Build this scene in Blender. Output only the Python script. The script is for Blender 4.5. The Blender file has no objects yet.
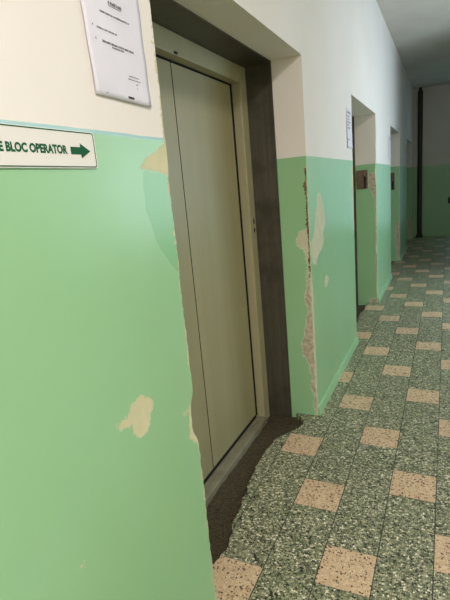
import bpy, bmesh, math, random
import numpy as np
from mathutils import Matrix, Vector, noise

scene = bpy.context.scene
COL = scene.collection
random.seed(7)

# ------------------------------------------------------------------ helpers
def lin(c):
    return tuple(((v/255)/12.92 if v/255 <= 0.04045 else ((v/255+0.055)/1.055)**2.4) for v in c) + (1.0,)

def link(name, me, mat=None, parent=None):
    o = bpy.data.objects.new(name, me)
    COL.objects.link(o)
    if mat is not None: o.data.materials.append(mat)
    if parent is not None: o.parent = parent
    return o

def obj(name, bm, mat, parent=None, smooth=False, bevel=0.0, seg=2):
    bmesh.ops.recalc_face_normals(bm, faces=bm.faces)
    me = bpy.data.meshes.new(name)
    bm.to_mesh(me); bm.free()
    if smooth:
        for p in me.polygons: p.use_smooth = True
    o = link(name, me, mat, parent)
    if bevel:
        b = o.modifiers.new('bevel', 'BEVEL'); b.width = bevel; b.segments = seg; b.limit_method = 'ANGLE'
    return o

def box(bm, x0, x1, y0, y1, z0, z1):
    vs = [bm.verts.new((x, y, z)) for x in (x0, x1) for y in (y0, y1) for z in (z0, z1)]
    for f in ((0,1,3,2),(4,6,7,5),(0,4,5,1),(2,3,7,6),(0,2,6,4),(1,5,7,3)):
        bm.faces.new([vs[i] for i in f])

def prism(bm, pts, axis, a0, a1):
    """extrude a 2D outline along an axis (0, 1, 2); pts are the other two coordinates in order"""
    def mk(p, a):
        c = list(p); c.insert(axis, a); return bm.verts.new(c)
    A = [mk(p, a0) for p in pts]; B = [mk(p, a1) for p in pts]
    bm.faces.new(A); bm.faces.new(B[::-1])
    n = len(pts)
    for i in range(n): bm.faces.new((A[i], A[(i+1) % n], B[(i+1) % n], B[i]))

def disc_pts(cy, cz, ry, rz, n=20):
    return [(cy+ry*math.cos(2*math.pi*i/n), cz+rz*math.sin(2*math.pi*i/n)) for i in range(n)]

def round_rect(y0, y1, z0, z1, r, n=5):
    P = []
    for cy, cz, a in ((y1-r, z1-r, 0), (y0+r, z1-r, 90), (y0+r, z0+r, 180), (y1-r, z0+r, 270)):
        for i in range(n+1):
            t = math.radians(a+90*i/n); P.append((cy+r*math.cos(t), cz+r*math.sin(t)))
    return P

def thing(name, label, cat, loc=(0,0,0), group=None):
    o = bpy.data.objects.new(name, None); COL.objects.link(o)
    o.location = loc; o.empty_display_size = 0.1
    return tag(o, label, cat, group)

def tag(o, label, cat, group=None):
    o['label'] = label; o['category'] = cat
    if group: o['group'] = group
    return o

def struct(o):
    o['kind'] = 'structure'; return o

# ------------------------------------------------------------------ materials
class NT:
    def __init__(self, name):
        self.m = bpy.data.materials.new(name); self.m.use_nodes = True
        self.t = self.m.node_tree; self.t.nodes.clear()
        self.out = self.t.nodes.new('ShaderNodeOutputMaterial')
        self.b = self.t.nodes.new('ShaderNodeBsdfPrincipled')
        self.t.links.new(self.b.outputs[0], self.out.inputs[0])
    def n(self, typ, **kw):
        nd = self.t.nodes.new(typ)
        for k, v in kw.items(): setattr(nd, k, v)
        return nd
    def put(self, sock, v):
        if isinstance(v, bpy.types.NodeSocket): self.t.links.new(v, sock)
        elif v is not None: sock.default_value = v
    def math(self, op, a, b=None, c=None, clamp=False):
        nd = self.n('ShaderNodeMath', operation=op); nd.use_clamp = clamp
        self.put(nd.inputs[0], a); self.put(nd.inputs[1], b)
        if c is not None: self.put(nd.inputs[2], c)
        return nd.outputs[0]
    def mix(self, f, a, b):
        nd = self.n('ShaderNodeMix', data_type='RGBA')
        self.put(nd.inputs[0], f); self.put(nd.inputs[6], a); self.put(nd.inputs[7], b)
        return nd.outputs[2]
    def mixf(self, f, a, b):
        nd = self.n('ShaderNodeMix', data_type='FLOAT')
        self.put(nd.inputs[0], f); self.put(nd.inputs[2], a); self.put(nd.inputs[3], b)
        return nd.outputs[0]
    def step(self, v, lo, hi):
        nd = self.n('ShaderNodeMapRange'); nd.clamp = True
        self.put(nd.inputs[0], v); nd.inputs[1].default_value = lo; nd.inputs[2].default_value = hi
        return nd.outputs[0]
    def pos(self):
        return self.n('ShaderNodeNewGeometry').outputs['Position']
    def noise(self, vec, scale, detail=3, rough=0.5):
        nd = self.n('ShaderNodeTexNoise'); self.put(nd.inputs['Vector'], vec)
        nd.inputs['Scale'].default_value = scale; nd.inputs['Detail'].default_value = detail; nd.inputs['Roughness'].default_value = rough
        return nd.outputs[0]
    def attr(self, name):
        nd = self.n('ShaderNodeAttribute'); nd.attribute_name = name; return nd.outputs['Fac']
    def xyz(self, vec):
        nd = self.n('ShaderNodeSeparateXYZ'); self.put(nd.inputs[0], vec); return nd.outputs
    def bump(self, h, strength, dist):
        nd = self.n('ShaderNodeBump'); nd.inputs['Strength'].default_value = strength; nd.inputs['Distance'].default_value = dist
        self.put(nd.inputs['Height'], h); self.put(self.b.inputs['Normal'], nd.outputs[0])
    def base(self, c, r, metal=None, spec=None):
        self.put(self.b.inputs['Base Color'], c); self.put(self.b.inputs['Roughness'], r)
        if metal is not None: self.put(self.b.inputs['Metallic'], metal)
        if spec is not None: self.put(self.b.inputs['Specular IOR Level'], spec)

GREEN = lin((154, 196, 152)); GREEN2 = lin((150, 191, 143))
WHITE = lin((237, 227, 223)); WHITE2 = lin((232, 221, 216))
CREAM = lin((212, 203, 168)); MORT = lin((210, 196, 176)); MORT2 = lin((166, 148, 128))
BLUE = lin((168, 202, 204)); RIM = lin((214, 214, 196))

def wall_material():
    k = NT('painted plaster'); P = k.pos(); X, Y, Z = k.xyz(P)
    n_big = k.noise(P, 1.6, 3); n_mid = k.noise(P, 14, 4); n_fine = k.noise(P, 120, 4, 0.6)
    # hand-cut line between the oil paint and the limewash
    wob = k.math('MULTIPLY', k.math('SUBTRACT', k.noise(P, 9, 2), 0.5), 0.006)
    zz = k.math('ADD', Z, wob)
    isw = k.step(zz, 1.599, 1.601)
    green = k.mix(k.step(n_big, 0.35, 0.65), GREEN, GREEN2)
    st = k.step(k.math('ADD', k.math('SUBTRACT', k.attr('stain'), 0.1), k.math('MULTIPLY', k.math('SUBTRACT', n_mid, 0.5), 0.02)), 0.0, 0.004)
    green = k.mix(k.math('MULTIPLY', st, 1.0), green, lin((136, 184, 134)))
    white = k.mix(k.step(n_big, 0.3, 0.7), WHITE, WHITE2)
    c = k.mix(isw, green, white)
    band = k.math('MULTIPLY', k.math('MULTIPLY', k.step(zz, 1.5975, 1.5985), k.math('SUBTRACT', 1.0, k.step(zz, 1.605, 1.607))),
                  k.math('LESS_THAN', Y, 1.165))
    c = k.mix(band, c, BLUE)
    jag = k.math('ADD', k.math('MULTIPLY', k.math('SUBTRACT', k.noise(P, 75, 5, 0.7), 0.5), 0.05),
                 k.math('MULTIPLY', k.math('SUBTRACT', k.noise(P, 22, 2), 0.5), 0.03))
    def mask(name, off=0.0):
        return k.step(k.math('ADD', k.math('ADD', k.math('SUBTRACT', k.attr(name), 0.1), jag), off), -0.0005, 0.001)
    a = mask('undercoat'); m = mask('mortar'); mrim = mask('mortar', 0.004); d = mask('crack')
    c = k.mix(a, c, k.mix(k.step(n_mid, 0.35, 0.65), CREAM, lin((203, 194, 160))))
    c = k.mix(mrim, c, RIM)
    mc = k.mix(k.step(k.noise(P, 45, 5, 0.7), 0.36, 0.64), MORT2, MORT)
    skim = k.step(k.attr('skim'), 0.2, 0.8)
    mc = k.mix(skim, mc, k.mix(k.step(n_mid, 0.35, 0.65), lin((206, 202, 174)), lin((198, 194, 166))))
    c = k.mix(m, c, mc)
    c = k.mix(d, c, k.mix(k.step(k.noise(P, 70, 4), 0.4, 0.6), lin((74, 58, 44)), lin((128, 106, 84))))
    anyd = k.math('MAXIMUM', k.math('MAXIMUM', a, m), d)
    r = k.mixf(isw, k.mixf(n_mid, 0.27, 0.33), 0.8); r = k.mixf(anyd, r, 0.9)
    k.base(c, r, spec=0.5)
    h = k.math('ADD', k.math('MULTIPLY', n_mid, 0.22), k.math('MULTIPLY', n_fine, 0.05))
    h = k.math('SUBTRACT', h, k.math('MULTIPLY', anyd, 0.35))
    h = k.math('ADD', h, k.math('MULTIPLY', k.math('MULTIPLY', m, k.noise(P, 90, 5, 0.7)), 0.8))
    k.bump(h, 0.22, 0.004)
    return k.m

TS = 0.20111
def floor_material():
    k = NT('terrazzo tiles'); P = k.pos(); X, Y, Z = k.xyz(P)
    u = k.math('DIVIDE', k.math('SUBTRACT', X, GXW), TS); v = k.math('DIVIDE', k.math('SUBTRACT', GYW, Y), TS)
    # v grows towards the viewer, row 0 lies between v = 0 and 1
    ci = k.math('FLOOR', u); ri = k.math('FLOOR', v); fu = k.math('FRACT', u); fv = k.math('FRACT', v)
    q = k.math('SUBTRACT', ri, k.math('MULTIPLY', ci, 2.0))
    md = k.math('SUBTRACT', q, k.math('MULTIPLY', k.math('FLOOR', k.math('DIVIDE', k.math('ADD', q, 0.01), 5.0)), 5.0))
    beige = k.math('MULTIPLY', k.math('LESS_THAN', md, 0.5), k.math('GREATER_THAN', ci, -0.5))
    cmb = k.n('ShaderNodeCombineXYZ'); k.put(cmb.inputs[0], ci); k.put(cmb.inputs[1], ri)
    wn = k.n('ShaderNodeTexWhiteNoise'); wn.noise_dimensions = '3D'; k.put(wn.inputs['Vector'], cmb.outputs[0])
    tv = wn.outputs['Value']
    # chips: shifted per tile so that no pattern runs over a joint
    off = k.n('ShaderNodeVectorMath', operation='MULTIPLY_ADD'); k.put(off.inputs[0], wn.outputs['Color'])
    off.inputs[1].default_value = (3, 3, 0); k.put(off.inputs[2], P)
    def vor(scale):
        nd = k.n('ShaderNodeTexVoronoi'); k.put(nd.inputs['Vector'], off.outputs[0]); nd.inputs['Scale'].default_value = scale
        nd.voronoi_dimensions = '2D'
        return nd
    def chips(scale, r):
        nd = vor(scale); sp = k.n('ShaderNodeSeparateColor'); k.put(sp.inputs[0], nd.outputs['Color'])
        rad = k.math('MULTIPLY', k.math('ADD', 0.5, sp.outputs[1]), r)
        ins = k.step(k.math('SUBTRACT', rad, nd.outputs['Distance']), 0.0, 0.06)
        return ins, sp.outputs[0], sp.outputs[2]
    i1, a1, b1 = chips(124, 0.54); i2, a2, b2 = chips(250, 0.52)
    def ramp(v, stops):
        nd = k.n('ShaderNodeValToRGB'); nd.color_ramp.interpolation = 'CONSTANT'
        el = nd.color_ramp.elements
        while len(el) < len(stops): el.new(1)
        for e, (p, c) in zip(el, stops): e.position = p; e.color = c
        k.put(nd.inputs[0], v); return nd.outputs[0]
    g_chip = ramp(a1, [(0, lin((34, 34, 28))), (0.18, lin((98, 104, 78))), (0.38, lin((140, 142, 112))), (0.64, lin((180, 174, 146))), (0.88, lin((230, 222, 198)))])
    g_chip2 = ramp(a2, [(0, lin((48, 54, 38))), (0.22, lin((100, 108, 78))), (0.55, lin((142, 142, 112))), (0.82, lin((190, 184, 156)))])
    gm = k.mix(tv, lin((80, 98, 68)), lin((110, 110, 86)))
    smear = k.step(k.noise(P, 5.0, 4, 0.6), 0.55, 0.68)
    gm = k.mix(k.math('MULTIPLY', smear, 0.6), gm, lin((62, 96, 60)))
    g = k.mix(i2, gm, g_chip2); g = k.mix(i1, g, g_chip)
    t_mat = k.mix(tv, lin((203, 174, 146)), lin((192, 163, 132)))
    t_mat = k.mix(k.noise(P, 25, 3), t_mat, lin((212, 182, 150)))
    t_chip = ramp(a1, [(0, lin((60, 42, 32))), (0.11, lin((206, 174, 140))), (0.62, lin((222, 196, 164))), (0.91, lin((156, 122, 92)))])
    t_chip2 = ramp(a2, [(0, lin((84, 60, 44))), (0.10, lin((206, 176, 142))), (0.8, lin((226, 202, 170)))])
    t = k.mix(i2, t_mat, t_chip2); t = k.mix(k.math('MULTIPLY', i1, 0.9), t, t_chip)
    c = k.mix(beige, g, t)
    edge = k.math('MINIMUM', k.math('MINIMUM', fu, k.math('SUBTRACT', 1.0, fu)), k.math('MINIMUM', fv, k.math('SUBTRACT', 1.0, fv)))
    eu = k.math('MINIMUM', fu, k.math('SUBTRACT', 1.0, fu))
    jn = k.math('MULTIPLY', k.math('SUBTRACT', k.noise(P, 30, 3), 0.5), 0.012)
    jl = k.math('MULTIPLY', k.math('SUBTRACT', 1.0, k.step(k.math('ADD', eu, jn), 0.007, 0.013)), 0.95)
    jr = k.math('MULTIPLY', k.math('SUBTRACT', 1.0, k.step(k.math('ADD', edge, jn), 0.005, 0.010)), 0.6)
    j = k.math('MAXIMUM', jl, jr)
    c = k.mix(j, c, lin((30, 34, 24)))
    dirt = k.step(k.noise(P, 1.3, 5, 0.6), 0.5, 0.75)
    c = k.mix(k.math('MULTIPLY', dirt, 0.25), c, lin((84, 92, 72)))
    k.base(c, k.mixf(k.noise(P, 7, 4), 0.34, 0.55), spec=0.5)
    k.bump(k.math('SUBTRACT', k.math('MULTIPLY', tv, 0.2), j), 0.3, 0.002)
    return k.m
GXW, GYW = -0.10382, 2.38728   # joint lines measured along the corridor

def simple(name, col, rough, metal=0.0, var=None, scale=20, bump=0.0, spec=0.5):
    k = NT(name); P = k.pos()
    c = lin(col)
    if var is not None: c = k.mix(k.step(k.noise(P, scale, 4, 0.6), 0.35, 0.65), lin(col), lin(var))
    k.base(c, rough, metal, spec)
    if bump: k.bump(k.noise(P, scale*4, 3), bump, 0.002)
    return k.m

def dark_metal():
    k = NT('dark worn steel'); P = k.pos()
    mp = k.n('ShaderNodeMapping'); k.put(mp.inputs[0], P); mp.inputs['Scale'].default_value = (30, 30, 1.2)
    s = k.noise(mp.outputs[0], 1.0, 4, 0.6); big = k.noise(P, 4, 4, 0.6)
    c = k.mix(k.step(s, 0.3, 0.7), lin((74, 69, 60)), lin((97, 90, 78)))
    c = k.mix(k.step(big, 0.5, 0.7), c, lin((68, 60, 52)))
    k.base(c, k.mixf(s, 0.35, 0.5), 0.35)
    return k.m

def door_paint(col, col2):
    k = NT('olive beige door paint'); P = k.pos()
    mp = k.n('ShaderNodeMapping'); k.put(mp.inputs[0], P); mp.inputs['Scale'].default_value = (12, 12, 0.5)
    s = k.noise(mp.outputs[0], 1.0, 3, 0.5)
    c = k.mix(k.step(s, 0.3, 0.7), lin(col), lin(col2))
    k.base(c, 0.42)
    k.bump(k.noise(P, 160, 2), 0.05, 0.001)
    return k.m

M_WALL = wall_material(); M_FLOOR = floor_material()
M_CEIL = simple('ceiling limewash', (214, 206, 196), 0.9, var=(206, 196, 186), scale=2, bump=0.1)
M_LINING = dark_metal()
M_DOOR = door_paint((158, 149, 116), (152, 143, 110)); M_FRAME = door_paint((166, 157, 126), (160, 151, 120))
M_SILL = simple('sill aluminium', (142, 136, 114), 0.45, 0.1, (126, 120, 100), 12)
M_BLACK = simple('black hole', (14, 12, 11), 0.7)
M_PAPER = simple('white paper', (228, 221, 233), 0.85, var=(222, 215, 228), scale=6)
M_INK = simple('printed ink', (60, 58, 62), 0.8)
M_INK2 = simple('faint printed ink', (92, 88, 94), 0.8)
M_SIGN = simple('sign plastic', (230, 222, 218), 0.55)
M_SGREEN = simple('sign green', (10, 84, 52), 0.85)
M_RUST = simple('rusty call panel', (122, 98, 80), 0.6, 0.1, (96, 74, 60), 30, 0.2)
M_PIPE = simple('dark brown pipe paint', (40, 32, 28), 0.5, 0.0, (52, 42, 36), 8)
M_RUBBLE = simple('dirty mortar', (92, 80, 56), 0.8, 0.0, (30, 24, 14), 130, 0.9)
M_BRACKET = simple('galvanised metal', (120, 116, 108), 0.5, 0.5)

# ------------------------------------------------------------------ the damaged left wall
ZC = 3.27; YE = 11.8; ZD = 1.6; ZT = 2.12; DEEP = -0.46; XR = 3.0
OPEN = [(1.1686, 2.640), (4.100, 5.540), (7.030, 8.460), (9.960, 11.400)]
PA = [(0.908,0.938),(0.951,0.912),(0.954,0.889),(0.936,0.875),(0.926,0.847),(0.895,0.834),(0.875,0.836),(0.854,0.857),(0.851,0.876),(0.83,0.891),(0.807,0.893),(0.801,0.915),(0.827,0.921),(0.848,0.915),(0.863,0.93),(0.885,0.942)]
PB = [(1.178,1.594),(1.133,1.582),(1.097,1.566),(1.063,1.551),(1.036,1.532),(1.047,1.524),(1.071,1.523),(1.099,1.517),(1.132,1.514),(1.154,1.505),(1.161,1.484),(1.164,1.413),(1.187,1.4),(1.215,1.596)]
PS = [(0.609,0.665),(0.624,0.668),(0.632,0.659),(0.617,0.652)]
PC = [(1.167,0.851),(1.152,0.813),(1.132,0.799),(1.127,0.764),(1.113,0.701),(1.12,0.688),(1.146,0.67),(1.179,0.644),(1.196,0.65),(1.219,0.829)]
PC2 = [(1.102,0.799),(1.112,0.791),(1.107,0.784),(1.097,0.791)]
PST = [(1.043,1.521),(1.034,1.477),(1.032,1.415),(1.059,1.334),(1.117,1.253),(1.156,1.225),(1.199,1.275),(1.212,1.409),(1.2,1.495),(1.132,1.512)]
PD = [(2.9,1.383),(2.947,1.361),(2.984,1.311),(3.032,1.239),(3.022,1.176),(2.956,1.141),(2.975,1.076),(2.908,1.029),(2.808,1.004),(2.767,0.956),(2.698,0.982),(2.658,1.041),(2.664,1.105),(2.724,1.129),(2.771,1.195),(2.8,1.271),(2.846,1.32),(2.836,1.359)]
PD2 = [(3.019,0.84),(3.078,0.809),(3.04,0.771),(2.977,0.77),(2.96,0.807)]
PI_ = [(4.03,1.565),(4.155,1.566),(4.18,1.013),(4.06,1.029),(4.05,1.2),(4.02,1.405)]
# on the reveals: (x, z)
PE = [(-0.005,1.196),(-0.022,1.191),(-0.051,1.18),(-0.072,1.155),(-0.08,1.123),(-0.069,1.091),(-0.041,1.071),(-0.026,1.019),(-0.015,0.98),(-0.008,0.94),(0.016,0.94),(0.027,1.195)]
PF = [(-0.027,0.867),(-0.04,0.764),(-0.023,0.691),(-0.037,0.659),(-0.051,0.551),(-0.071,0.484),(-0.064,0.408),(-0.035,0.355),(-0.027,0.288),(-0.013,0.267),(-0.031,0.197),(-0.013,0.13),(-0.022,0.072),(-0.007,0.027),(0.036,0.026),(0.039,0.091),(0.045,0.25),(0.05,0.384),(0.038,0.577),(0.023,0.703),(0.008,0.827),(0.003,0.948),(-0.017,0.948)]
PK = [(-0.012,1.532),(-0.021,1.419),(-0.018,1.321),(-0.018,1.222),(-0.015,1.108),(-0.017,1.019),(-0.015,0.901),(0.014,0.901),(0.016,1.22),(0.005,1.53)]
PG = [(-0.088,1.482),(-0.045,1.511),(0.03,1.482),(0.014,0.032),(-0.012,0.032),(-0.014,0.49),(-0.012,0.747),(-0.016,1.033),(-0.016,1.201),(-0.048,1.292),(-0.08,1.35)]
PG2 = [(-0.085,0.0),(-0.085,0.045),(-0.03,0.05),(0.02,0.04),(0.02,-0.02)]
PH = [(-0.071,0.574),(-0.047,0.675),(0.002,0.673),(0.017,0.05),(-0.048,0.051),(-0.064,0.28)]
PJ = [(-0.09,0.42),(-0.05,0.5),(0.01,0.48),(0.01,0.06),(-0.06,0.05)]

PF = [(x*1.15, z) for x, z in PF]; PK = [(x*0.75, z) for x, z in PK]
def sdf(P, poly):
    """signed distance (positive inside) of points P (n,2) to a closed outline"""
    V = np.array(poly); n = len(V); d = np.full(len(P), 1e9); ins = np.zeros(len(P), bool)
    for i in range(n):
        a = V[i]; b = V[(i+1) % n]; e = b-a; w = P-a
        t = np.clip((w@e)/(e@e), 0, 1); r = w-t[:, None]*e
        d = np.minimum(d, (r**2).sum(1))
        c = (a[1] > P[:, 1]) != (b[1] > P[:, 1])
        xx = a[0]+(P[:, 1]-a[1])*(b[0]-a[0])/((b[1]-a[1]) if b[1] != a[1] else 1e-9)
        ins ^= c & (P[:, 0] < xx)
    d = np.sqrt(d)
    return np.where(ins, d, -d)

def n1(z, s, seed): return noise.noise(Vector((z*s, seed*7.31, 0.5)))
def frange(a, b, st):
    n = max(1, int(round((b-a)/st))); return [a+(b-a)*i/n for i in range(n+1)]

def pier_profile(y0, y1, fine):
    """outline from the left recess round the front to the right recess: (x, y, face)"""
    near = [0.004, 0.008, 0.012, 0.017, 0.022, 0.028, 0.035]
    pts = [(DEEP, y0)] + [(-0.33, y0), (-0.17, y0)] + [(x, y0) for x in frange(-0.165, -0.04, 0.012)] + [(-t, y0) for t in near[::-1]] + [(0, y0)]
    pts += [(0, y0+t) for t in near] + [(0, y) for y in frange(y0+0.045, y1-0.045, fine)] + [(0, y1-t) for t in near[::-1]] + [(0, y1)]
    pts += [(-t, y1) for t in near] + [(x, y1) for x in frange(-0.04, -0.17, 0.012)] + [(-0.33, y1), (DEEP, y1)]
    return pts

verts = []; faces = []; A = {'undercoat': [], 'mortar': [], 'crack': [], 'stain': [], 'skim': []}
def add_attr(**kw):
    n = len(next(iter(kw.values())))
    for k in A: A[k].append(kw.get(k, np.full(n, -0.1 if k != 'skim' else 0.0)))

def pier(idx, y0, y1, fine):
    prof = np.array(pier_profile(y0, y1, fine)); zs = frange(-0.1, 2.2, 0.012) + [2.5, 2.9, ZC+0.02]
    n = len(prof); m = len(zs)
    x = np.tile(prof[:, 0], m); y = np.tile(prof[:, 1], m); z = np.repeat(np.array(zs), n)
    front = x > -1e-6; rev0 = (np.abs(y-y0) < 1e-6); rev1 = (np.abs(y-y1) < 1e-6)
    F = np.stack([y, z], 1); Rv = np.stack([x, z], 1)
    un = np.full(n*m, -0.1); mo = un.copy(); ck = un.copy(); st = un.copy(); sk = np.zeros(n*m)
    def onfront(arr, poly): np.copyto(arr, np.maximum(arr, np.where(front, np.maximum(sdf(F, poly), -0.1), -0.1)))
    def onrev(arr, poly, mask): np.copyto(arr, np.maximum(arr, np.where(mask, np.maximum(sdf(Rv, poly), -0.1), -0.1)))
    t0 = np.where(front, y-y0, np.where(rev0, -x, 9)); t1 = np.where(front, y1-y, np.where(rev1, -x, 9))
    zc = np.array(zs)
    def per_z(fn): return np.repeat(np.array([fn(a) for a in zc]), n)
    w0 = None
    if idx == 0:
        for p in (PA, PB, PS, PC, PC2): onfront(un, p)
        onfront(st, PST)
        w = per_z(lambda a: 0.004+0.007*n1(a, 9, 1)+0.003*n1(a, 40, 2) if a < 1.6 else 0.001)
        un = np.maximum(un, np.where(t1 < 1, w+0.004-t1, -0.1))
        ch1 = per_z(lambda a: max(0, 0.004+0.006*n1(a, 12, 3)+0.006*n1(a, 45, 4)) + (0.024*math.exp(-((a-0.75)/0.07)**4)) if a < 1.62 else max(0, 0.003*n1(a, 20, 4)))
        mo = np.maximum(mo, np.where(t1 < 1, per_z(lambda a: 0.030*math.exp(-((a-0.75)/0.075)**4)-0.012)-t1, -0.1))
        ch0 = per_z(lambda a: 0.0)
    elif idx == 1:
        onfront(mo, PD); onfront(mo, PD2); onfront(un, PI_)
        onrev(mo, PE, rev0); sk = np.where((front) | (z > 0.93), 1.0, 0.0)
        onrev(mo, PF, rev0); onrev(ck, PK, rev0)
        mo = np.maximum(mo, np.where(front, per_z(lambda a: (0.012+0.006*n1(a, 14, 9)) if 0.03 < a < 0.95 else -0.05)-t0, -0.1))
        un = np.maximum(un, np.where(t0 < 1, per_z(lambda a: (0.008+0.006*n1(a, 14, 5)) if a < 1.55 else -0.01)-t0, -0.1))
        ch0 = per_z(lambda a: 0.0 if a > 1.54 else (0.008+0.006*n1(a, 15, 6) if a > 0.93 else (0.012+0.010*n1(a, 13, 6)+0.008*n1(a, 40, 8)) if a > 0.06 else 0.004))
        ch1 = per_z(lambda a: max(0, 0.006*n1(a, 14, 7)+0.004) if a < 1.9 else 0)
    else:
        s = 20+idx
        if idx == 2: onrev(mo, PG, rev0); onrev(mo, PG2, rev0)
        if idx == 3: onrev(mo, PH, rev0)
        if idx == 4: onrev(mo, PJ, rev0)
        un = np.maximum(un, np.where(t0 < 1, per_z(lambda a: (0.008+0.012*n1(a, 8, s)) if a < 1.58 else -0.01)-t0, -0.1))
        ch0 = per_z(lambda a: max(0, 0.006+0.012*n1(a, 9, s+1)) if a < 1.9 else 0.0)
        ch1 = per_z(lambda a: max(0, 0.004+0.008*n1(a, 9, s+2)) if a < 1.6 else 0.0)
    jit = np.array([noise.noise(Vector((xx*30, yy*30, zz*30))) for xx, yy, zz in zip(x, y, z)])
    d0 = np.maximum(0, ch0-t0)*(0.8+0.5*jit); d1 = np.maximum(0, ch1-t1)*(0.8+0.5*jit)
    x = x-d0*0.7-d1*0.7; y = y+d0*0.7-d1*0.7
    base = sum(len(v) for v in verts)
    verts.append(np.stack([x, y, z], 1))
    for j in range(m-1):
        r = base+j*n
        for i in range(n-1): faces.append((r+i, r+i+1, r+n+i+1, r+n+i))
    add_attr(undercoat=un, mortar=mo, crack=ck, stain=st, skim=sk)

pier(0, 0.02, OPEN[0][0], 0.010)
pier(1, OPEN[0][1], OPEN[1][0], 0.013)
pier(2, OPEN[1][1], OPEN[2][0], 0.04)
pier(3, OPEN[2][1], OPEN[3][0], 0.06)
pier(4, OPEN[3][1], YE+0.02, 0.08)
def quadbox(x0, x1, y0, y1, z0, z1):
    base = sum(len(v) for v in verts)
    verts.append(np.array([(x, y, z) for x in (x0, x1) for y in (y0, y1) for z in (z0, z1)]))
    for f in ((0,1,3,2),(4,6,7,5),(0,4,5,1),(2,3,7,6),(0,2,6,4),(1,5,7,3)): faces.append(tuple(base+i for i in f))
    add_attr(undercoat=np.full(8, -0.1))
quadbox(DEEP, 0, -3.0, 0.02, -0.1, ZC+0.02)
for a, b in OPEN: quadbox(DEEP, 0, a, b, ZT, ZC+0.02)
quadbox(DEEP-0.1, DEEP, -3.0, YE+0.1, -0.1, ZC+0.02)
me = bpy.data.meshes.new('wall_left'); V = np.concatenate(verts)
me.from_pydata(V.tolist(), [], faces); me.update()
for k, v in A.items():
    at = me.attributes.new(k, 'FLOAT', 'POINT'); at.data.foreach_set('value', (np.concatenate(v)+(0.0 if k == 'skim' else 0.1)).astype(np.float32))
struct(link('wall_left', me, M_WALL))

# ------------------------------------------------------------------ rest of the shell
def shell(name, boxes, mat):
    bm = bmesh.new()
    for b in boxes: box(bm, *b)
    return struct(obj(name, bm, mat))
shell('wall_end', [(0, XR+0.2, YE, YE+0.15, -0.1, ZC+0.02)], M_WALL)
shell('wall_back', [(-0.46, XR+0.2, -3.15, -3.0, -0.1, ZC+0.02)], M_WALL)
shell('ceiling', [(-0.6, XR+0.3, -3.2, YE+0.2, ZC, ZC+0.15)], M_CEIL)
WY0, WY1, WZ0, WZ1 = 4.4, 6.8, 0.95, 2.55       # daylight window in the wide part of the corridor
XN, YN, XW = 1.35, 7.2, 2.25                               # unseen stub wall added to cut off the window light; passage beyond
shell('wall_right', [(XR, XR+0.2, -3.0, WY0, -0.1, ZC+0.02), (XR, XR+0.2, WY1, YN, -0.1, ZC+0.02),
                     (XR, XR+0.2, WY0, WY1, -0.1, WZ0), (XR, XR+0.2, WY0, WY1, WZ1, ZC+0.02),
                     (XN, XR+0.2, YN, YN+0.2, -0.1, ZC+0.02), (XW, XR+0.2, YN+0.2, YE, -0.1, ZC+0.02)], M_WALL)

# floor with the broken tile edge in front of every lift
EDGE = [(1.1686,-0.10),(1.341,-0.1),(1.399,-0.092),(1.482,-0.093),(1.592,-0.114),(1.729,-0.137),(1.867,-0.162),(2.008,-0.179),(2.15,-0.174),(2.283,-0.173),(2.368,-0.126),(2.459,-0.066),(2.562,-0.069),(2.64,-0.14)]
bm = bmesh.new()
box(bm, 0.0, XR+0.2, -3.1, YE+0.1, -0.06, 0.0)
for k, (a, b) in enumerate(OPEN):
    prev = None
    for i in range(121):
        y = a+(b-a)*i/120; t = 1.1686+(2.64-1.1686)*i/120
        x = np.interp(t, [e[0] for e in EDGE], [e[1] for e in EDGE]) + 0.016*n1(y, 14, 31) + 0.007*n1(y, 45, 32)
        if k == 1: x = -0.125+0.05*n1(y, 3, 33)+0.01*n1(y, 20, 34)
        cur = [bm.verts.new(p) for p in ((0, y, 0), (x, y, 0), (x-0.004, y, -0.06))]
        if prev:
            bm.faces.new((prev[0], cur[0], cur[1], prev[1])); bm.faces.new((prev[1], cur[1], cur[2], prev[2]))
        prev = cur
me = bpy.data.meshes.new('floor'); bm.to_mesh(me); bm.free()
struct(link('floor', me, M_FLOOR))

for k, (a, b) in enumerate(OPEN):       # raw mortar bed between sill and tiles
    bm = bmesh.new(); st = 0.012 if k < 2 else 0.05
    ys = frange(a, b, st); xs = frange(-0.46, -0.02, 0.012 if k < 2 else 0.04); g = []
    for y in ys:
        row = []
        for x in xs:
            h = 0.010*noise.noise(Vector((x*9, y*9, 3)))+0.006*noise.noise(Vector((x*40, y*40, 5)))
            rise = max(0.0, (x+0.20)/0.18)*0.024
            row.append(bm.verts.new((x, y, min(-0.040+h+rise, -0.004))))
        g.append(row)
    for j in range(len(ys)-1):
        for i in range(len(xs)-1): bm.faces.new((g[j][i], g[j][i+1], g[j+1][i+1], g[j+1][i]))
    o = obj('trim_%d' % (k+1), bm, M_RUBBLE, smooth=True); struct(o)

# painted plinth along the piers
for k, (a, b) in enumerate([(-2.9, OPEN[0][0]-0.10)] + [(OPEN[i][1]+0.004, (OPEN[i+1][0] if i < 3 else YE)-0.004) for i in range(4)]):
    bm = bmesh.new()
    prism(bm, [(-0.01, -0.03), (0.020, -0.03), (0.018, 0.006), (0.012, 0.044), (0.007, 0.056), (-0.01, 0.060)], 1, a, b)
    struct(obj('baseboard_left', bm, M_WALL))

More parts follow.
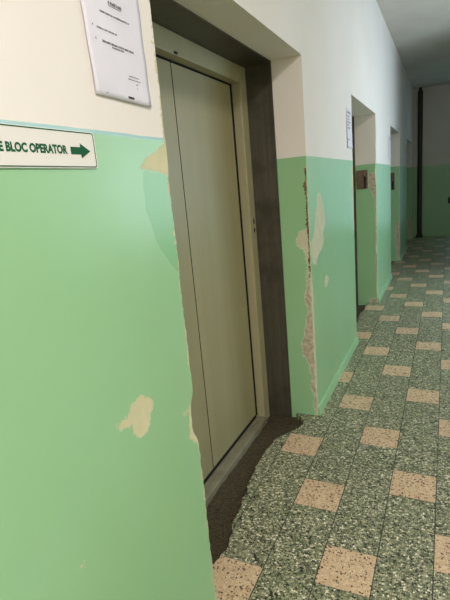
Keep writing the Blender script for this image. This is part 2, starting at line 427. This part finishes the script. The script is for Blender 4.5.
# window in the right wall (lights the teal piers)
bm = bmesh.new()
for b in ((WY0, WY0+0.06, WZ0, WZ1), (WY1-0.06, WY1, WZ0, WZ1), ((WY0+WY1)/2-0.03, (WY0+WY1)/2+0.03, WZ0, WZ1),
          (WY0, WY1, WZ0, WZ0+0.06), (WY0, WY1, WZ1-0.06, WZ1)):
    box(bm, XR+0.08, XR+0.13, *b)
struct(obj('window_1', bm, M_PAPER))

bm = bmesh.new()                         # unseen end window, added so its reflection tints the piers teal
for b in ((0.93, 0.97, 0.25, 2.25), (2.13, 2.17, 0.25, 2.25), (0.97, 2.13, 0.25, 0.30), (0.97, 2.13, 2.20, 2.25)):
    box(bm, b[0], b[1], YE-0.035, YE, b[2], b[3])
struct(obj('added_end_window', bm, M_PAPER))

# ------------------------------------------------------------------ lifts
XF = -0.325
def elevator(a, b, label, xl=-0.172):
    c = (a+b)/2; w = (b-a)/2
    t = thing('elevator_entrance', label, 'elevator', (XF, c, 0), 'elevator entrances along the left wall')
    X = lambda v: v-XF
    bm = bmesh.new()
    box(bm, X(-0.455), X(xl), w-0.006, w-0.0005, -0.05, ZT-0.001)
    box(bm, X(-0.455), X(xl), -w+0.0005, -w+0.006, -0.05, ZT-0.001)
    box(bm, X(-0.455), X(xl+0.002), -w+0.006, w-0.006, ZT-0.007, ZT-0.001)
    obj('lining', bm, M_LINING, t)
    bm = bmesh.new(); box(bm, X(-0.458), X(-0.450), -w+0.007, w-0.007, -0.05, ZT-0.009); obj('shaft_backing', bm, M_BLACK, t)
    bm = bmesh.new()
    sw = 0.098
    for s in (-1, 1):
        y0, y1 = sorted((s*(w-0.007), s*(w-sw)))
        box(bm, X(-0.400), X(XF), y0, y1, -0.045, ZT-0.008)
    box(bm, X(-0.400), X(XF-0.001), -w+sw, w-sw, 2.022, ZT-0.008)
    obj('door_frame', bm, M_FRAME, t, bevel=0.004)
    iw = w-sw
    bm = bmesh.new()  # black strips stand in for the deep shade in the door gaps
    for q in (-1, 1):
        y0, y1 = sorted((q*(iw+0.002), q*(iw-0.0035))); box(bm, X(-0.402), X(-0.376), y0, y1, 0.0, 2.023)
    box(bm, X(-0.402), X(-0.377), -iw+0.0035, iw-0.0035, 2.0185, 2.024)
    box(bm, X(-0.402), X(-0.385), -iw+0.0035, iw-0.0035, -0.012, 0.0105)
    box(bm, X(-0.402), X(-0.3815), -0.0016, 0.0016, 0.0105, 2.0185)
    o = obj('gap_shade', bm, M_BLACK, t); o['label'] = 'thin black strips as painted gap shade round and between the doors'
    for s in (-1, 1):
        y0, y1 = sorted((s*0.0018, s*(iw-0.012)))
        bm = bmesh.new(); box(bm, X(-0.412), X(-0.382), y0, y1, 0.011, 2.015)
        obj('door_panel', bm, M_DOOR, t, bevel=0.003)
    bm = bmesh.new()
    prism(bm, [(X(-0.44), -0.06), (X(-0.312), -0.06), (X(-0.312), -0.007), (X(-0.314), -0.004), (X(-0.350), -0.004), (X(-0.351), -0.007),
               (X(-0.354), -0.007), (X(-0.355), -0.004), (X(-0.374), -0.004), (X(-0.376), -0.014), (X(-0.418), -0.014), (X(-0.44), -0.004)], 1, -iw, iw)
    obj('sill', bm, M_SILL, t)
    return t, w, iw, X

NAMES = ['olive beige elevator doors in a dark steel lining beside the arrow sign, nearest one',
         'elevator entrance in the second recess, next to the square rusty call panel',
         'elevator entrance in the third recess, next to the narrow rusty call panel',
         'elevator entrance in the last recess, closest to the dark corner pipe']
for (a, b), nm in zip(OPEN, NAMES):
    t, w, iw, X = elevator(a, b, nm, -0.172 if a < 2 else -0.226)
    if a < 2:
        for z, r, wh in ((1.257, 0.017, 'upper'), (1.203, 0.014, 'lower')):
            bm = bmesh.new(); prism(bm, disc_pts(2.598-(a+b)/2, z, 0.009, r), 0, X(XF)-0.004, X(XF)+0.0015)
            o = obj('keyhole', bm, M_BLACK, t); o['label'] = '%s dark keyhole on the door frame' % wh
        bm = bmesh.new(); prism(bm, disc_pts(1.858-(a+b)/2, 2.031, 0.016, 0.006), 0, X(XF)-0.004, X(XF)+0.0015)
        o = obj('release_hole', bm, M_BLACK, t); o['label'] = 'dark oval hole in the door header'

# ------------------------------------------------------------------ arrow sign
t = thing('direction_sign', 'white sign with green lettering and arrow on the green near wall', 'sign', (0.0, 0.696, 1.56))
bm = bmesh.new(); prism(bm, round_rect(0.535-0.70, 0.866-0.70, 1.522-1.56, 1.5985-1.56, 0.007), 0, 0.0005, 0.004)
obj('board', bm, M_SIGN, t)
def ring(bm, outer, inner, x0, x1):
    n = len(outer)
    for x in (x0, x1):
        A_ = [bm.verts.new((x, *p)) for p in outer]; B_ = [bm.verts.new((x, *p)) for p in inner]
        for i in range(n): bm.faces.new((A_[i], A_[(i+1) % n], B_[(i+1) % n], B_[i]))
bm = bmesh.new()
ring(bm, round_rect(0.538-0.70, 0.8625-0.70, 1.5238-1.56, 1.5970-1.56, 0.006), round_rect(0.5400-0.70, 0.8605-0.70, 1.5260-1.56, 1.5948-1.56, 0.0045), 0.0042, 0.0046)
o = obj('border_line', bm, M_SGREEN, t); o['label'] = 'thin green border line'
bm = bmesh.new()
prism(bm, [(y-0.70, z-1.56) for y, z in [(0.786,1.5655),(0.816,1.5655),(0.816,1.5735),(0.846,1.558),(0.816,1.5425),(0.816,1.5505),(0.786,1.5505)]], 0, 0.0042, 0.0048)
o = obj('arrow', bm, M_SGREEN, t); o['label'] = 'green arrow pointing right'
def lettering(name, text, y0, y1, zb, cap, x, mat, parent, off=0.0):
    cu = bpy.data.curves.new(name, 'FONT'); cu.body = text; cu.size = 1.0; cu.offset = off; cu.resolution_u = 3
    o = bpy.data.objects.new(name, cu); COL.objects.link(o)
    bpy.context.view_layer.update()
    dg = bpy.context.evaluated_depsgraph_get(); me = bpy.data.meshes.new_from_object(o.evaluated_get(dg))
    bpy.data.objects.remove(o); bpy.data.curves.remove(cu)
    co = np.array([v.co[:] for v in me.vertices]); mn = co.min(0); mx = co.max(0)
    for v in me.vertices:
        u = (v.co.x-mn[0])/(mx[0]-mn[0]); h = (v.co.y-mn[1])/(mx[1]-mn[1])
        v.co = (x, y0+u*(y1-y0), zb+h*cap)
    return link(name, me, mat, parent)
o = lettering('lettering', 'E BLOC OPERATOR', 0.608-0.70, 0.776-0.70, 1.5500-1.56, 0.0180, 0.0045, M_SGREEN, t, 0.05)
o['label'] = 'green capital lettering reading E BLOC OPERATOR'

# ------------------------------------------------------------------ paper notices
def notice(name, label, yc, zc, wid, hei, bulge, marks, flare=0.0, group='paper notices on the left wall'):
    t = thing(name, label, 'notice', (0.0, yc, zc), group)
    def py(u, v): return (u-0.5)*wid - flare*(1-u)*v
    def pz(u, v): return (v-0.5)*hei - flare*0.4*u*(1-v)
    def out(u, v):      # u, v in 0..1 from the lower left: how far the sheet stands off the wall
        return 0.002 + bulge*(0.45*(1-v)**2 + 0.25*(1-u)*math.sin(math.pi*min(1, v*1.2))) + bulge*0.2*math.sin(9*v+1.5*u)**2
    bm = bmesh.new(); N, Mv = 14, 22; g = []
    for j in range(Mv+1):
        v = j/Mv; row = []
        for i in range(N+1):
            u = i/N; row.append(bm.verts.new((out(u, v), py(u, v), pz(u, v))))
        g.append(row)
    for j in range(Mv):
        for i in range(N): bm.faces.new((g[j][i], g[j][i+1], g[j+1][i+1], g[j+1][i]))
    s = obj('sheet', bm, M_PAPER, t, smooth=True)
    so = s.modifiers.new('thick', 'SOLIDIFY'); so.thickness = 0.0004; so.offset = 0
    rr = random.Random(len(label))
    for (y0, y1, z, h, ink) in marks:      # y0, y1, z from the sheet's lower left corner in metres
        y = y0; bm = bmesh.new()
        while y < y1-1e-6:
            d = min(rr.uniform(0.0016, 0.004), y1-y) if ink != 2 else y1-y
            u0, u1, v0 = y/wid, (y+d)/wid, z/hei; hh = h*rr.uniform(0.75, 1.1) if ink != 2 else h
            q = [bm.verts.new((out(u, v)+0.0006, py(u, v), pz(u, v))) for u, v in ((u0, v0), (u1, v0), (u1, v0+hh/hei), (u0, v0+hh/hei))]
            bm.faces.new(q); y += d+rr.choice([0.0007, 0.0007, 0.0009, 0.0022])
        obj('text_line', bm, M_INK2 if ink == 0 else M_INK, t)
    return t
L0, B0 = 0.891, 1.686
mk = [(0.984-L0, 1.032-L0, 1.8915-B0, 0.008, 0), (0.984-L0, 1.030-L0, 1.8885-B0, 0.0012, 2), (0.950-L0, 1.056-L0, 1.867-B0, 0.0045, 0), (0.914-L0, 0.917-L0, 1.831-B0, 0.003, 0),
      (0.929-L0, 0.999-L0, 1.829-B0, 0.0045, 0), (0.919-L0, 0.922-L0, 1.8035-B0, 0.005, 0), (0.942-L0, 1.058-L0, 1.803-B0, 0.005, 0),
      (0.975-L0, 1.018-L0, 1.797-B0, 0.004, 0), (1.026-L0, 1.068-L0, 1.746-B0, 0.0025, 0), (1.021-L0, 1.075-L0, 1.739-B0, 0.0025, 0),
      (1.052-L0, 1.059-L0, 1.730-B0, 0.003, 0), (1.053-L0, 1.056-L0, 1.721-B0, 0.003, 0), (0.927-L0, 0.936-L0, 1.6935-B0, 0.0025, 0), (1.010-L0, 1.034-L0, 1.6935-B0, 0.0055, 2), (1.098-L0, 1.104-L0, 1.695-B0, 0.002, 0)]
notice('paper_notice', 'large white printed sheet taped above the arrow sign, left of the near elevator', 1.000, 1.684+0.15, 0.218, 0.300, 0.006, mk, 0.012)
rows = [(0.03, 0.18, 0.262, 0.012, 0)] + [(0.03, 0.03+0.05+0.1*random.random(), 0.235-0.022*i, 0.009, 0) for i in range(5)] + [(0.03, 0.10, 0.06, 0.008, 0)]
notice('paper_notice', 'small grey printed sheet on the pier just left of the second recess', 3.970, 1.846, 0.215, 0.300, 0.006, rows)
notice('paper_notice', 'small blank-looking sheet on the pier just left of the third recess', 6.900, 1.826, 0.215, 0.300, 0.006, rows[:2])
notice('paper_notice', 'tiny dim sheet in the shade just left of the last recess', 9.82, 1.826, 0.215, 0.300, 0.006, rows[:2])

# ------------------------------------------------------------------ call panels on the far reveals
def call_panel(label, y, x0, x1, z0, z1, slot):
    t = thing('call_panel', label, 'call panel', ((x0+x1)/2, y, (z0+z1)/2), 'call panels in the recesses')
    cx, cz = (x0+x1)/2, (z0+z1)/2
    bm = bmesh.new(); prism(bm, round_rect(x0-cx, x1-cx, z0-cz, z1-cz, 0.012), 1, -0.014, -0.0005)
    obj('plate', bm, M_RUST, t, bevel=0.003)
    bm = bmesh.new(); box(bm, slot[0]-cx, slot[1]-cx, -0.017, -0.0142, slot[2]-cz, slot[3]-cz)
    o = obj('button_slot', bm, M_BLACK, t); o['label'] = 'dark upright button slot'
    for sx in (x0+0.012, x1-0.012):
        for sz in (z0+0.014, z1-0.014):
            bm = bmesh.new(); prism(bm, disc_pts(sx-cx, sz-cz, 0.004, 0.004, 10), 1, -0.016, -0.0141)
            obj('screw', bm, M_BRACKET, t)
call_panel('square rusty brown call panel in the second recess', OPEN[1][1], -0.215, -0.092, 1.335, 1.540, (-0.132, -0.112, 1.345, 1.47))
call_panel('narrow rusty brown call panel in the third recess', OPEN[2][1], -0.150, -0.084, 1.215, 1.500, (-0.122, -0.098, 1.235, 1.36))

# ------------------------------------------------------------------ corner pipe, far fitting
def tube(bm, x, y, z0, z1, r, n=24):
    prism(bm, [(x+r*math.cos(2*math.pi*i/n), y+r*math.sin(2*math.pi*i/n)) for i in range(n)], 2, z0, z1)
t = thing('heating_pipe', 'dark brown upright pipe in the far corner from floor to ceiling', 'pipe', (0.150, 11.715, 0))
bm = bmesh.new(); tube(bm, 0, 0, 0.0, 3.20, 0.052); obj('pipe', bm, M_PIPE, t)
bm = bmesh.new(); tube(bm, 0, 0, 0.0, 0.05, 0.075); obj('floor_collar', bm, M_PIPE, t)
bm = bmesh.new(); tube(bm, 0, 0, 3.20, ZC, 0.03); obj('upper_stub', bm, M_PIPE, t)
bm = bmesh.new(); box(bm, -0.02, 0.02, 0.04, 0.085, 2.2, 2.24); obj('wall_bracket', bm, M_PIPE, t)
t = thing('wall_socket', 'small dark fitting low on the green end wall', 'socket', (0.795, YE, 0.80))
bm = bmesh.new(); prism(bm, round_rect(-0.055, 0.055, -0.07, 0.07, 0.012), 1, -0.025, -0.0005); obj('housing', bm, M_PIPE, t, bevel=0.004)
bm = bmesh.new(); prism(bm, disc_pts(0, 0, 0.03, 0.03), 1, -0.029, -0.0252); obj('socket_cover', bm, M_BLACK, t)

# ------------------------------------------------------------------ light
def area(name, loc, rot, sx, sy, power, col):
    l = bpy.data.lights.new(name, 'AREA'); l.shape = 'RECTANGLE'; l.size = sx; l.size_y = sy; l.energy = power; l.color = col
    o = bpy.data.objects.new(name, l); COL.objects.link(o); o.location = loc; o.rotation_euler = rot
    return o
area('lamp_near', (1.7, -0.3, ZC-0.06), (0, 0, 0), 0.5, 1.6, 70, (1.0, 0.975, 0.95))
area('fill_lamp_back', (1.9, -2.2, ZC-0.06), (0, 0, 0), 0.5, 1.4, 70, (1.0, 0.975, 0.95))  # unseen lamp added as fill for the reveals and soffit
area('lamp_mid', (1.7, 4.6, ZC-0.06), (0, 0, 0), 0.5, 1.6, 15, (1.0, 0.965, 0.92))
area('daylight_window', (XR+0.06, (WY0+WY1)/2, (WZ0+WZ1)/2), (0, math.radians(90), 0), WZ1-WZ0, WY1-WY0, 70, (0.64, 0.86, 1.0))
area('added_end_light', (1.55, YE-0.02, 1.25), (math.radians(-90), 0, 0), 1.16, 1.9, 8, (0.5, 0.80, 1.0))  # added light behind the blue-green reflection on the piers
w = bpy.data.worlds.new('World'); scene.world = w; w.use_nodes = True
w.node_tree.nodes['Background'].inputs[0].default_value = (0.7, 0.85, 1.0, 1); w.node_tree.nodes['Background'].inputs[1].default_value = 0.6

# ------------------------------------------------------------------ camera
R = Matrix(((0.901991, -0.019771, 0.431302), (0.422621, 0.244818, -0.872614), (-0.088338, 0.969367, 0.229180)))
cam = bpy.data.cameras.new('camera'); co = bpy.data.objects.new('camera', cam); COL.objects.link(co)
cam.sensor_fit = 'HORIZONTAL'; cam.sensor_width = 36.0; cam.lens = 459.508/450*36; cam.clip_start = 0.02
co.matrix_world = Matrix.Translation((0.71870, 0.0, 1.44599)) @ R.to_4x4()
scene.camera = co
vs = scene.view_settings
vs.view_transform = 'Standard'; vs.look = 'None'; vs.gamma = 1.0; vs.exposure = -0.04; vs.use_curve_mapping = False
